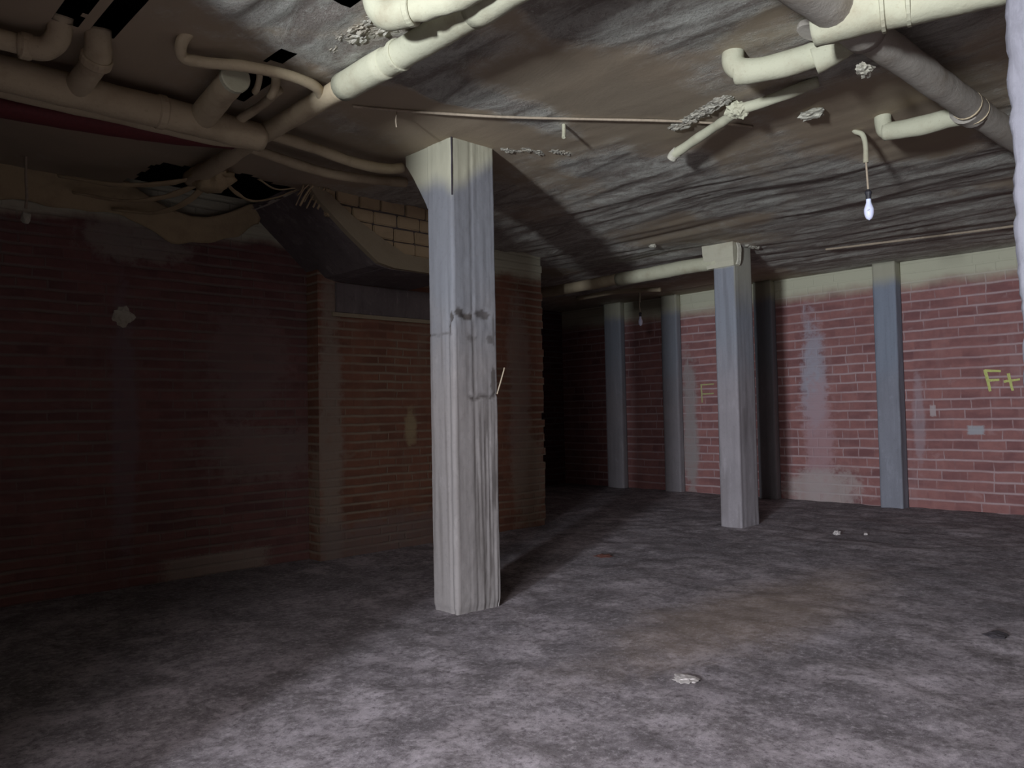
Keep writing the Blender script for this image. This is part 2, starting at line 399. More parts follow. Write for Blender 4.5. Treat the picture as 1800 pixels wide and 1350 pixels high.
# inner section of the left wall with a broken toothed end
bm = bmesh.new()
z = -.1; k = 0
while z < CEIL+.06:
    e = 6.53 + (.006 if k % 2 else -.006) + random.uniform(-.012, .012)
    if random.random() < .08: e -= .035
    addbox(bm, (3.6, YL2, z), (e, YL2+.5, min(z+.082, CEIL+.06))); z += .082; k += 1
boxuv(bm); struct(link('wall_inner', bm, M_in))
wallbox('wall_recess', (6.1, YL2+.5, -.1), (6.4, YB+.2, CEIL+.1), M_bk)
wallbox('wall_right', (XR, YF-.2, -.1), (XR+.25, YB+.2, CEIL+.1), M_right)
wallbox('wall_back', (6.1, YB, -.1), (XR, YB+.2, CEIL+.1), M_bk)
wallbox('wall_side', (XW-.3, YF-.25, -.1), (XR+.2, YF, CEIL+.6), M_bk)
# wall behind the camera with the opening the daylight comes through
bm = bmesh.new()
addbox(bm, (XW-.3, 1.18, -.1), (XW, YL1+.3, CEIL+.6)); addbox(bm, (XW-.3, YF, -.1), (XW, -1.5, CEIL+.6))
addbox(bm, (XW-.3, -1.5, 2.75), (XW, 1.18, CEIL+.6))
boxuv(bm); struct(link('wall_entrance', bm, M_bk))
wallbox('wall_light_block', (-.42, 2.36, -.1), (-.25, YL1, CEIL+.1), M_bk)  # unseen wall added to keep light off the left side

# ------------------------------------------------------------------ column shapes
def column_mesh(outline, zs, disp, attr=None):
    """outline: list of (Vector2 pos, Vector2 normal, s)"""
    bm = bmesh.new(); la = bm.verts.layers.float.new('stain'); lb = bm.verts.layers.float.new('spray')
    rings = []
    for z in zs:
        ring = []
        for (p, nrm, s) in outline:
            d = disp(s, z, p)
            v = bm.verts.new((p.x+nrm.x*d, p.y+nrm.y*d, z))
            if attr: v[la], v[lb] = attr(s, z, p)
            ring.append(v)
        rings.append(ring)
    n = len(outline)
    for a, b in zip(rings, rings[1:]):
        for k in range(n): bm.faces.new((a[k], a[(k+1)%n], b[(k+1)%n], b[k]))
    bm.faces.new(rings[0][::-1]); bm.faces.new(rings[-1])
    return bm
def rect_outline(xa, xb, ya, yb, step, bev=.012):
    """counter clockwise from the near corner (xa,ya); s>0 along +X face, s<0 along +Y face"""
    pts = []
    def side(p, q, nrm, s0, ds):
        L = (q-p).length; k = max(1, int(L/step))
        for i in range(k):
            t = i/k; pts.append((p.lerp(q, t), nrm, s0+ds*L*t))
    V = Vector
    side(V((xa+bev,ya)), V((xb-bev,ya)), V((0,-1)), bev, 1)
    side(V((xb-bev,ya)), V((xb,ya+bev)), V((.7,-.7)), xb-xa, 0)
    side(V((xb,ya+bev)), V((xb,yb-bev)), V((1,0)), xb-xa, 1)
    side(V((xb,yb-bev)), V((xb-bev,yb)), V((.7,.7)), 9, 0)
    side(V((xb-bev,yb)), V((xa+bev,yb)), V((0,1)), 9, 1)
    side(V((xa+bev,yb)), V((xa,yb-bev)), V((-.7,.7)), -(yb-ya), 0)
    side(V((xa,yb-bev)), V((xa,ya+bev)), V((-1,0)), -(yb-ya), 1)
    side(V((xa,ya+bev)), V((xa+bev,ya)), V((-.7,-.7)), 0, 0)
    return pts

# main column
CX0, CX1, CY0, CY1 = 3.22, 3.60, 3.93, 4.20
def c1_disp(s, z, p):
    st = .0025*N(s*26, z*.5, 1) + .0012*N(s*90, z*1.6, 2) + .002*fbm(p.x*14, p.y*14, z*9, 3)
    low = sstep(1.6, 1.0, z)
    if 0.16 < s < .4: st += low*(.008*N(s*60, z*1.3, 5)) - .004*low
    st -= .006*math.exp(-((s-.165-.006*N(z*2.1,4))/.010)**2)*(1 if 1.44 < z < 2.1 else .45)      # long vertical groove
    st -= .007*math.exp(-((s+.075)/.010)**2)*sstep(2.6, 1.8, z)
    st += .008*math.exp(-((s+.04)/.018)**2)*sstep(2.3, 1.7, z)
    for (a, zz, r, q) in ((-.02,1.93,.04,.020),(.105,1.95,.045,.018),(.26,1.965,.06,.014)):
        st -= q*math.exp(-(((s-a)/r)**2 + ((z-zz)/(r*.6))**2))
    st -= .012*math.exp(-(((z-1.415-.03*N(s*9,0))/.012)**2))*sstep(.10,.14,s)*sstep(.42,.36,s)
    st -= .006*math.exp(-(((z-1.83-.012*N(s*14,0))/.007)**2))*sstep(.02,-.02,s)
    if z < .08: st += (.08-z)*.12*N(s*12, 4) - .01*sstep(.05, 0, z)
    return st
def c1_attr(s, z, p):
    dark = 0
    wob = .5*N(s*22, z*22, 3)+.4*N(s*50, z*50, 3)
    for (a, zz, ra, rz, k) in ((-.03,1.935,.035,.03,.9),(.04,1.965,.035,.028,.9),(.115,1.945,.04,.026,1),(.25,1.965,.07,.028,.8),(-.045,1.87,.008,.05,.9),
                            (.15,1.80,.045,.022,.6),(.31,1.80,.03,.03,.6),(.335,1.52,.022,.11,.8),(.345,1.87,.012,.12,.5)):
        d = math.hypot((s-a)/ra, (z-zz)/rz) + wob*.7
        dark = max(dark, k*sstep(1.12, .85, d))
    if s > 1: return 0, sstep(2.8, 2.95, z)
    dark = max(dark, .85*math.exp(-((z-1.412-.03*N(s*9,0)+ .012*N(s*60,1))/.011)**2)*sstep(.10,.15,s))
    dark = max(dark, .6*math.exp(-((s-.17-.004*N(z*9,2))/.008)**2)*sstep(1.40,1.44,z)*sstep(2.0,1.9,z))
    dark = max(dark, .55*math.exp(-((z-1.83-.012*N(s*14,0))/.007)**2)*sstep(-.0,-.05,s))
    dark = max(dark, .6*sstep(.02,.3,N(s*60, z*1.8, 7)+.25*N(s*90,z*9,3))*sstep(1.5,1.2,z)*sstep(.15,.2,s))
    dark = max(dark, .35*sstep(.12,.4,N(s*30, z*.9, 17))*sstep(2.4,1.6,z))
    edge = 2.78 + (.62*max(s,0)*(1.1)) + .55*min(.16, max(-s,0)) + .03*N(s*12, z*4, 2)
    return dark, .96*sstep(edge-.08, edge+.08, z)
zs = [i*.0135 - .03 for i in range(int(3.20/.0135)+1)]
col = thing('concrete_column', 'thick weathered concrete column with dark chipped patches, nearest the camera', 'column', (CX0+.19, CY0+.13, 0), 'concrete columns standing in the basement')
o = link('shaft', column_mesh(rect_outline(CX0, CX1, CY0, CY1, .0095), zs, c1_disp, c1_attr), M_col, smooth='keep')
def adopt(o, p):
    bpy.context.view_layer.update(); o.parent = p; o.matrix_parent_inverse = Matrix.Translation(-Vector(p.location)); return o
adopt(o, col)
# flared haunch under the ceiling on the far left side
bm = bmesh.new(); la = bm.verts.layers.float.new('stain'); lb = bm.verts.layers.float.new('spray')
NZ = 16; prof = []
for i in range(NZ+1):
    t = i/NZ; z = 2.70 + t*.47
    ext = .02 + .33*(t**1.15) if t < .75 else .02+.33*(.75**1.15) + .05*(t-.75)
    prof.append((z, ext))
rows = []
for (z, e) in prof:
    row = []
    for k in range(13):
        u = k/12; x = CX0+.004 + (CX1-CX0-.008)*u
        v = bm.verts.new((x + .004*N(z*9, u*6), CY1-.02+e+.01*N(x*9, z*12), z)); v[lb] = .96*sstep(2.78, 2.92, z+.04*N(x*7,z*3)); row.append(v)
    rows.append(row)
back = []
for (z, e) in prof:
    pr = []
    for x in (CX0+.004, CX1-.004):
        v = bm.verts.new((x, CY1-.06, z)); v[lb] = .96*sstep(2.78, 2.92, z); pr.append(v)
    back.append(pr)
for a in range(NZ):
    for k in range(12): bm.faces.new((rows[a][k], rows[a][k+1], rows[a+1][k+1], rows[a+1][k]))
    # side faces, subdivided
    for side, kk in ((0,0),(1,12)):
        bm.faces.new((back[a][side], rows[a][kk], rows[a+1][kk], back[a+1][side]) if side else (rows[a][kk], back[a][side], back[a+1][side], rows[a+1][kk]))
adopt(link('haunch', bm, M_col), col)
bm = bmesh.new(); tube(bm, [(CX0+.002, CY0+.001, 2.74), (CX0-.001, CY0-.004, 2.9), (CX0+.003, CY0-.002, 3.0), (CX0, CY0-.003, 3.14)], .0055, 6, 5, .002)
adopt(link('vertical_crack', bm, M_leaf), col)
bm = bmesh.new(); tube(bm, [(CX1-.004, CY0+.01, 1.43), (CX1+.012, CY0-.005, 1.50), (CX1+.04, CY0-.01, 1.58), (CX1+.055, CY0-.005, 1.61)], .005, 7, 6, .001)
t = adopt(link('wire_stub', bm, M_wire), col); t['label'] = 'bent tie wire sticking out of the chipped side'

# second column
D0, D1, E0, E1 = 7.65, 8.03, 4.48, 4.74
def c2_disp(s, z, p):
    st = .002*N(s*20, z*1.2, 11) + .0018*fbm(p.x*10, p.y*10, z*7, 3)
    st -= .006*math.exp(-((s-.06)/.012)**2)*sstep(2.2, 1.6, z)
    if z < .1: st += .006*N(s*14, 9)
    return st
def c2_attr(s, z, p):
    e = 2.87 if s <= 0.005 else (2.55 if s < 1 else 2.7)
    w = .02 if s <= 0.005 else .30
    return .25*sstep(.1,.4,N(s*14, z*1.3, 31)), (.9 if s <= .005 else .62)*sstep(e-w, e+w, z+.02*N(s*20,z*5))
col2 = thing('concrete_column', 'slim pale concrete column standing farther back before the right brick wall', 'column', (D0+.19, E0+.13, 0), 'concrete columns standing in the basement')
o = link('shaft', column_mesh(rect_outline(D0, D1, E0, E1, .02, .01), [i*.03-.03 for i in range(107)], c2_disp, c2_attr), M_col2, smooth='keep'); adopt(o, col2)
# cap collar
bm = bmesh.new()
lb = bm.verts.layers.float.new('spray')
vs = []
for (z, ex) in ((2.87,.012),(2.93,.02),(2.965,.035),(3.02,.045),(3.14,.05)):
    vs.append([bm.verts.new((x, y, z+.004*N(x*9,y*9))) for x, y in ((D0-ex,E0-ex*.4),(D0+.11,E0-ex*.5),(D0+.115,E1+ex),(D0-ex,E1+ex+.06))])
for a, b in zip(vs, vs[1:]):
    for k in range(4): bm.faces.new((a[k], a[(k+1)%4], b[(k+1)%4], b[k]))
bm.faces.new(vs[0][::-1]); bm.faces.new(vs[-1])
o = adopt(link('cap', bm, M_cream), col2); o['label'] = 'cream painted flared cap on the left face'
bm = bmesh.new()
for k, (dx, dz) in enumerate(((.0,0),(.025,.01),(.052,0))):
    x = D0+.02+dx; tube(bm, [(x-.01, E0-.035, 3.12), (x+.008, E0-.04, 3.06), (x-.004, E0-.045, 3.0), (x+.004, E0-.035, 2.93), (x, E0-.02, 2.88)], .011, 8, 5, .004)
o = adopt(link('cable', bm, M_foam), col2); o['label'] = 'twisted cream coated cables running down the top'

# pilasters in the right wall
PIL = [(3.77, 4.05, 'concrete pilaster on the right brick wall, nearest and palest blue-grey'),
       (5.50, 5.78, 'shaded concrete pilaster seen just right of the slim column'),
       (7.12, 7.42, 'dim concrete pilaster just left of the slim column'),
       (8.25, 8.60, 'nearly black concrete pilaster in the darkest corner of the right wall')]
for i, (ya, yb, lab) in enumerate(PIL):
    def pd(s, z, p, i=i): return .003*N(s*18, z*1.5, 40+i) + .003*fbm(p.x*9, p.y*9, z*5+i, 3) - (.006*math.exp(-((s+.16)/.012)**2) if i == 0 else 0)
    def pa(s, z, p, i=i): return (.7*sstep(.03,.0,abs(s-.02))*sstep(1.75,1.5,z) if (i == 0 and 0 < s < .2) else 0), .9*sstep(2.78, 2.98, z+.05*N(p.y*8, z*2, i))
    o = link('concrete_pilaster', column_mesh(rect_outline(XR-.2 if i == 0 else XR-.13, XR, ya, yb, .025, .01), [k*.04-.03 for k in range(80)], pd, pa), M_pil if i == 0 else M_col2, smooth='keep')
    tag(o, lab, 'pilaster', 'concrete pilasters along the right wall')

# near pier at the right edge of the view
def pr_disp(s, z, p): return .006*fbm(p.x*22, p.y*22, z*22, 4) + .004*N(z*14, s*9, 2) - (.004 if z < 1.5 else 0)
o = link('plastered_pier', column_mesh(rect_outline(1.735, 2.15, 0.0, .412, .012, .01), [i*.014-.03 for i in range(int(3.2/.014)+1)], pr_disp, None), M_pier, smooth='keep')
tag(o, 'rough whitewashed pier cut off by the right edge of the view', 'pier')

# ------------------------------------------------------------------ bulkhead (underside of a stair) by the left wall
bh = thing('stair_bulkhead', 'dark concrete stair underside dropping from ceiling onto left brick wall', 'bulkhead', (4.0, 5.9, 2.55))
bm = bmesh.new()
prof = [(3.02, 3.16), (3.68, 2.575), (3.82, 2.55), (4.62, 2.55), (4.62, 3.16)]
prof2 = []
for a, b in zip(prof, prof[1:]):
    for k in range(8): prof2.append((a[0]+(b[0]-a[0])*k/8, a[1]+(b[1]-a[1])*k/8 + .006*N(k*3.1+a[0]*7, 1)))
prof2.append(prof[-1])
for y in (5.53, YL1+.02):
    pass
fr = [bm.verts.new((x, 5.53, z)) for x, z in prof2]; bk = [bm.verts.new((x, (YL1 if x < 3.6 else YL2)+.004, z)) for x, z in prof2]
n = len(prof2)
for k in range(n-1): bm.faces.new((fr[k], fr[k+1], bk[k+1], bk[k]))
bm.faces.new(fr); bm.faces.new(bk)
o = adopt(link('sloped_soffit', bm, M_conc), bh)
bm = bmesh.new()   # edge beam that carries the painted bricks
prof = [(3.03, 3.13), (3.12, 3.02), (3.40,2.79), (3.68, 2.585), (3.84, 2.555), (4.3, 2.55), (4.62, 2.55)]
top =  [(3.10, 3.15), (3.2, 3.10), (3.45,2.93), (3.75, 2.78), (3.95, 2.69), (4.3, 2.67), (4.62, 2.67)]
A = [bm.verts.new((x, 5.475, z)) for x, z in prof]; B = [bm.verts.new((x, 5.475, z)) for x, z in top]
A2 = [bm.verts.new((x, 5.535, z)) for x, z in prof]; B2 = [bm.verts.new((x, 5.56, z+.02)) for x, z in top]
for k in range(len(A)-1):
    bm.faces.new((A[k], A[k+1], B[k+1], B[k])); bm.faces.new((A[k], A2[k], A2[k+1], A[k+1])); bm.faces.new((B[k], B[k+1], B2[k+1], B2[k]))
bm.faces.new((A[0],B[0],B2[0],A2[0]))
o = adopt(link('edge_beam', bm, M_beamc), bh); o['label'] = 'cream oversprayed sloping edge beam'
bm = bmesh.new()
rows_ = [(3.035, 3.10, .235), (2.92, 3.22, .24), (2.805, 3.42, .24), (2.69, 3.62, .24)]
for r, (z, xs, bw) in enumerate(rows_):
    x = xs
    while x < 4.5:
        wv = bw + random.uniform(-.03, .03)
        d = random.uniform(-.016, 0); zz = z + random.uniform(-.004,.004)
        vs = addbox(bm, (x, 5.515+d, zz), (x+wv-.012, 5.57, zz+.103))
        for v in vs: v.co += Vector((.005*N(v.co.x*30,v.co.z*30), .005*N(v.co.z*40,v.co.x*9), .005*N(v.co.x*20, 5)))
        x += wv
geom = bmesh.ops.bevel(bm, geom=bm.edges[:], offset=.008, segments=2, affect='EDGES')
o = adopt(link('brick_infill', bm, M_brc), bh); o['label'] = 'cream painted bricks with open joints'
# concrete lintel under it on the wall
bm = bmesh.new(); addbox(bm, (3.78, YL2-.02, 2.26), (5.2, YL2+.05, 2.545)); bmesh.ops.bevel(bm, geom=bm.edges[:], offset=.008, segments=2, affect='EDGES')
adopt(link('lintel', bm, M_conc), bh)
bm = bmesh.new(); addbox(bm, (3.74, YL2-.028, 2.225), (5.2, YL2+.05, 2.262)); 
o = adopt(link('mortar_ledge', bm, M_beamc), bh)

# ------------------------------------------------------------------ pipes
def collar(bm, c, axis, r, wdt, seg=20):
    a = Vector(axis).normalized(); c = Vector(c)
    tube(bm, [c-a*wdt/2, c-a*wdt*.35, c, c+a*wdt*.35, c+a*wdt/2], r, seg, smoothpath=False, rfn=lambda t: 1 if .1 < t < .9 else .93, rough=.002)
def pipe_thing(name, label, cat, segs, parts=(), group=None):
    """segs: list of (part_name, pts, r, material, kwargs)"""
    o0 = thing(name, label, cat, segs[0][1][0], group)
    for pn, pts, r, m, kw in segs:
        bm = bmesh.new(); tube(bm, pts, r, **kw); adopt(link(pn, bm, m, smooth='keep'), o0)
        for p in o0.children[-1].data.polygons: p.use_smooth = True
    for pn, fn, m in parts:
        bm = bmesh.new(); fn(bm); adopt(link(pn, bm, m), o0)
    return o0
K = dict(rough=.006, n=8, seg=18)
# diagonal drain pipe (runs away from the camera)
pipe_thing('drain_pipe', 'long pale drain pipe crossing the ceiling left of the thick column', 'pipe', [
    ('pipe_run', [(2.17,1.2,3.03),(2.17,1.9,3.03),(2.165,2.6,3.02),(2.16,3.5,3.03)], .068, M_pipe, K),
    ('pipe_run', [(2.16,3.5,3.03),(2.165,4.1,3.035),(2.17,4.6,3.04),(2.18,5.3,3.03),(2.2,5.7,3.06)], .056, M_dull, K),
    ('joint', [(2.16,3.12,3.025),(2.16,3.52,3.03)], .074, M_pipe, dict(rough=.004, n=6, seg=18)),
    ('joint', [(2.165,2.2,3.03),(2.165,2.48,3.02)], .070, M_pipe, dict(rough=.008, n=6, seg=18))],
    [('pipe_collar', lambda bm: collar(bm, (2.16,3.02,3.025), (0,1,0), .077, .03), M_pipe)])
bm = bmesh.new(); tube(bm, [(2.27,2.95,3.05),(2.275,3.2,3.035),(2.27,3.5,3.04)], .012, 8, 6, .003)
tag(link('conduit', bm, M_pipe), 'thin pale rod clipped along the right side of the drain pipe', 'conduit')
# elbow at the top of the frame
pipe_thing('elbow_pipe', 'fat cream elbow pipe at top edge beside the long drain pipe', 'pipe', [
    ('bend', [(1.875,2.77,3.17),(1.875,2.77,3.08),(1.89,2.72,3.01),(1.93,2.59,2.99)], .062, M_pipe, K),
    ('pipe_run', [(1.915,2.63,2.99),(1.985,2.46,2.995),(2.03,2.33,3.01),(2.05,2.2,3.02)], .053, M_pipe, dict(rough=.012, n=10, seg=18, fs=16)),
    ('branch', [(2.0,2.42,3.02),(2.07,2.34,3.03),(2.16,2.24,3.03)], .026, M_pipe, K)],
    [('pipe_collar', lambda bm: collar(bm, (1.925,2.60,2.99), (.4,-1,0), .062, .03), M_pipe)])
# left horizontal main
pipe_thing('soil_pipe', 'thick dull soil pipe running along the ceiling at upper left', 'pipe', [
    ('pipe_run', [(-.2,4.32,2.97),(.5,4.32,2.97),(1.2,4.34,2.975),(1.85,4.37,2.985),(2.12,4.40,2.99)], .085, M_dull, K),
    ('branch', [(1.74,4.32,3.0),(1.72,4.1,3.02),(1.70,3.92,3.03),(1.69,3.80,3.04)], .072, M_dull, K),
    ('stub', [(1.09,4.28,2.98),(1.10,4.12,3.0),(1.11,4.0,3.04),(1.10,3.96,3.16)], .058, M_dull, K)],
    [('pipe_collar', lambda bm: collar(bm, (1.695,3.80,3.04), (0,1,0), .078, .04), M_pipe),
     ('pipe_collar', lambda bm: collar(bm, (1.52,4.35,2.98), (1,0,0), .092, .05), M_dull),
     ('pipe_collar', lambda bm: collar(bm, (1.108,4.02,3.03), (0,-.8,.5), .072, .05), M_dull)])
pipe_thing('vent_pipe', 'dull pipe above the thick soil pipe at the left edge', 'pipe', [
    ('pipe_run', [(-.2,4.12,3.04),(.4,4.11,3.04),(.82,4.10,3.04)], .045, M_dull, K),
    ('bend', [(.80,4.10,3.04),(.90,4.07,3.04),(.945,4.02,3.09),(.95,3.98,3.18)], .054, M_dull, K)],
    [('pipe_collar', lambda bm: collar(bm, (.83,4.10,3.04), (1,0,0), .062, .05), M_dull)])
pipe_thing('water_pipe', 'slender pipe running just below the thick soil pipe on its wall side', 'pipe', [
    ('pipe_run', [(-.2,4.50,2.93),(.6,4.48,2.94),(1.3,4.5,2.95),(1.9,4.55,2.97),(2.15,4.56,3.0)], .034, M_dull, K)])
bm = bmesh.new(); tube(bm, [(-.2,4.72,2.92),(.5,4.70,2.925),(1.0,4.70,2.945),(1.6,4.72,2.99),(2.1,4.74,3.06)], .085, 16, 8, .006, flat=.6)
tag(link('lagged_pipe', bm, M_red, smooth='keep'), 'dark maroon lagged pipe behind the thick soil pipe at left', 'pipe')
for k, (x, lab) in enumerate(((1.83,'small cream stub beside the black ceiling slot, left of its twin'),(1.92,'small cream stub beside the black ceiling slot, right of its twin'))):
    bm = bmesh.new(); tube(bm, [(x,3.80,3.15),(x,3.80,3.08),(x+.005,3.84,3.04),(x+.01,3.88,3.03)], .024 if k else .018, 12, 6, .003)
    tag(link('pipe_stub', bm, M_dull, smooth='keep'), lab, 'pipe', 'short stubs by the ceiling slot')
pipe_thing('branch_pipe', 'straight pale pipe lying along the black ceiling slot', 'pipe', [
    ('pipe_run', [(1.97,3.86,3.07),(1.98,4.1,3.06),(1.96,4.34,3.04)], .026, M_dull, K)])
bm = bmesh.new(); tube(bm, [(1.43,3.67,3.16),(1.40,3.72,3.10),(1.43,3.79,3.065),(1.52,3.765,3.055),(1.70,3.66,3.05),(1.9,3.62,3.05),(2.06,3.64,3.045),(2.14,3.70,3.03)], .028, 14, 8, .004)
tag(link('arched_pipe', bm, M_dull, smooth='keep'), 'slim curved pipe arching across the ceiling to meet the drain pipe', 'pipe')
for k, (pts, r, lab) in enumerate((
    ([(2.2,4.43,3.04),(2.5,4.43,3.02),(2.8,4.46,3.0),(3.08,4.50,3.02),(3.24,4.5,3.06)], .036, 'sagging pipe running from the drain pipe to the thick column, nearer one'),
    ([(2.15,4.72,3.04),(2.45,4.74,3.01),(2.8,4.78,3.0),(3.2,4.82,3.04),(3.5,4.83,3.08)], .034, 'sagging pipe running from the drain pipe to the thick column, farther one'))):
    bm = bmesh.new(); tube(bm, pts, r, 14, 8, .005); tag(link('sagging_pipe', bm, M_dull, smooth='keep'), lab, 'pipe', 'pipes sagging left of the thick column')

# right hand run
pipe_thing('overhead_pipe', 'thick grey drain pipe running along the ceiling at the upper right', 'pipe', [
    ('pipe_run', [(1.6,1.40,3.0),(2.4,1.40,3.0),(3.2,1.40,3.0),(3.6,1.40,3.0)], .095, M_dim, K),
    ('pipe_run', [(3.55,1.40,3.0),(4.2,1.395,3.01),(4.9,1.39,3.02),(5.6,1.38,3.03),(6.6,1.36,3.05)], .078, M_dim, K),
    ('branch', [(3.30,1.50,2.99),(3.33,1.36,2.985),(3.42,1.12,2.985),(3.52,.85,2.99),(3.6,.5,3.0)], .105, M_pipe, dict(rough=.010, n=8, seg=20, fs=14)),
    ('joint', [(5.02,1.41,3.02),(5.16,1.4,3.02)], .086, M_dim, K)],
    [('pipe_collar', lambda bm: collar(bm, (3.375,1.24,2.985), (.3,-1,0), .115, .02), M_pipe),
     ('pipe_collar', lambda bm: collar(bm, (3.405,1.15,2.985), (.3,-1,0), .113, .02), M_pipe),
     ('strap', lambda bm: collar(bm, (4.98,1.39,3.02), (1,0,0), .082, .014), M_dull),
     ('strap', lambda bm: collar(bm, (5.10,1.39,3.02), (1,.15,0), .084, .010), M_dull),
     ('plaster_crust', lambda bm: lump(bm, (3.82,1.50,2.925), .05, (1.2,.7,.5), .6, 3, 3, 5), M_foam)])
pipe_thing('trap_pipe', 'pale stubby pipe with blunt end hanging beside the thick grey pipe', 'pipe', [
    ('drop', [(3.58,2.06,3.16),(3.575,2.06,3.08),(3.58,2.02,3.03),(3.61,1.93,3.01)], .056, M_pipe, K),
    ('pipe_run', [(3.585,2.05,3.025),(3.61,1.94,3.01),(3.65,1.78,3.01),(3.68,1.64,3.02)], .062, M_pipe, K),
    ('bend', [(3.67,1.68,2.99),(3.69,1.60,3.01),(3.68,1.50,3.04)], .068, M_pipe, K)], 
    [('pipe_collar', lambda bm: collar(bm, (3.52,1.60,3.06), (.2,-.3,1), .085, .03), M_dim)])
pipe_thing('trap_pipe', 'pale curved pipe joining the thick grey pipe beside the whitewashed pier', 'pipe', [
    ('drop', [(5.10,1.90,3.16),(5.10,1.90,3.09),(5.09,1.87,3.03),(5.09,1.77,3.015)], .053, M_pipe, K),
    ('pipe_run', [(5.09,1.89,3.03),(5.09,1.77,3.015),(5.10,1.64,3.01),(5.12,1.53,3.02),(5.16,1.44,3.03)], .058, M_pipe, K)])
pipe_thing('kinked_pipe', 'slender cream pipe with lumpy middle joint under the ceiling right of centre', 'pipe', [
    ('pipe_run', [(4.40,3.0,3.02),(4.37,2.9,3.035),(4.27,2.66,3.05),(4.17,2.46,3.05),(4.12,2.38,3.05)], .030, M_pipe, K),
    ('pipe_run', [(4.10,2.31,3.05),(4.1,2.18,3.05),(4.13,2.02,3.07),(4.19,1.9,3.10)], .033, M_pipe, K),
    ('end_cap', [(4.41,3.03,3.0),(4.405,3.01,3.015),(4.40,2.97,3.03)], .036, M_foam, dict(rough=.01, seg=12, n=4))],
    [('joint', lambda bm: lump(bm, (4.11,2.36,3.06), .052, (1,1,.9), .5, 2, 3, 1), M_pipe),
     ('joint', lambda bm: lump(bm, (4.09,2.32,3.04), .04, (1,1,1), .4, 2, 3, 2), M_pipe),
     ('plaster_crust', lambda bm: [lump(bm, (4.20-.035*i, 2.82-.10*i, 3.125), .055, (1.0,1.3,.45), .45, 3, 4, 10+i) for i in range(5)], M_ceil2)])
bm = bmesh.new(); lump(bm, (4.62,2.14,3.10), .05, (1.0,1.6,.55), .5, 3, 3, 3); 
tag(link('plaster_lump', bm, M_foam), 'elongated pale plaster lump on the ceiling right of the kinked pipe', 'plaster')
bm = bmesh.new()
for i in range(9):
    x = 3.66+.045*i+.03*random.random(); lump(bm, (x, 3.90-.02*i-.10*random.random(), 3.128), .010+.024*random.random(), (1.6,1,.4), .7, 3, 3, i)
tag(link('plaster_crust', bm, M_ceil2), 'crumbly white crust on the ceiling right of the thick column top', 'plaster')
bm = bmesh.new()
for i in range(12):
    lump(bm, (2.0+.16*random.random()-.09, 3.4-.065*i, 3.125), .02+.035*random.random(), (1,1.5,.4), .6, 3, 4, 30+i)
tag(link('plaster_crust', bm, M_ceil2), 'crumbly pale crust on the ceiling left of the drain pipe', 'plaster')
bm = bmesh.new()
for i in range(9): lump(bm, (7.80+.028*i, 4.40+.01*N(i), 3.105), .022+.008*random.random(), (1,1,.8), .5, 3, 2, 60+i)
tag(link('plaster_crust', bm, M_ceil2), 'white crust on the ceiling above the slim column', 'plaster')
bm = bmesh.new(); lump(bm, (6.95,5.05,3.09), .035, (1,1.2,.6), .5, 3, 2, 77)
tag(link('plaster_lump', bm, M_foam), 'tiny white plaster blob on the ceiling left of the slim column', 'plaster')
bm = bmesh.new(); lump(bm, (2.0, 6.55, 2.12), .078, (1,.35,1), .4, 2, 3, 8)
tag(link('plaster_patch', bm, M_foam), 'round white plaster dab on the dark left brick wall', 'plaster')
# ceiling conduit
bm = bmesh.new(); pts = []
for (x, y) in ((2.44,3.88),(2.64,3.77),(2.9,3.62),(3.2,3.42),(3.62,3.15),(3.9,2.93),(4.15,2.74),(4.4,2.58),(4.55,2.5)): pts.append((x, y, min(ceil_z(x,y), CEIL)-.012))
tube(bm, pts, .0085, 8, 8, .002); o = link('conduit', bm, M_wire, smooth='keep'); tag(o, 'thin conduit line running across the ceiling before the thick column', 'conduit')
bm = bmesh.new(); tube(bm, [(2.66,3.76,3.11),(2.665,3.755,3.09),(2.655,3.75,3.04),(2.66,3.75,3.0)], .005, 6, 5, .001)
tag(link('hanging_wire', bm, M_wire), 'short wire hanging from the conduit left of the thick column', 'wire')
bm = bmesh.new(); tube(bm, [(3.62,3.29,3.12),(3.62,3.29,3.07),(3.605,3.28,3.03)], .012, 8, 5, .004)
tag(link('ceiling_hook', bm, M_pipe), 'small cream hook hanging from the ceiling right of the thick column', 'hook')
bm = bmesh.new()
tube(bm, [(9.2,.9,3.07),(9.0,2.2,3.07),(8.8,3.1,3.07),(8.65,3.9,3.08)], .012, 8, 8, .003)
tag(link('conduit', bm, M_wire), 'faint conduit on the far ceiling before the right wall', 'conduit')
# far run left of the slim column
pipe_thing('far_pipe', 'pale pipe leading left from the slim column cap into the dark', 'pipe', [
    ('pipe_run', [(7.70,4.70,2.95),(7.71,5.2,2.955),(7.72,5.7,2.95),(7.72,6.15,2.95)], .082, M_pipe, K),
    ('pipe_run', [(7.72,6.1,2.96),(7.72,6.8,2.95),(7.72,7.4,2.95),(7.7,8.2,2.95)], .07, M_dull, K)])  # shadowed far half: its shade is put in by the duller paint
bm = bmesh.new(); tube(bm, [(8.9,7.9,3.02),(9.0,7.4,3.05),(9.15,6.95,3.05),(9.25,6.6,3.03)], .035, 10, 8, .004)
tag(link('dim_pipe', bm, M_dull, smooth='keep'), 'thin dim pipe above the small far bulb', 'pipe')

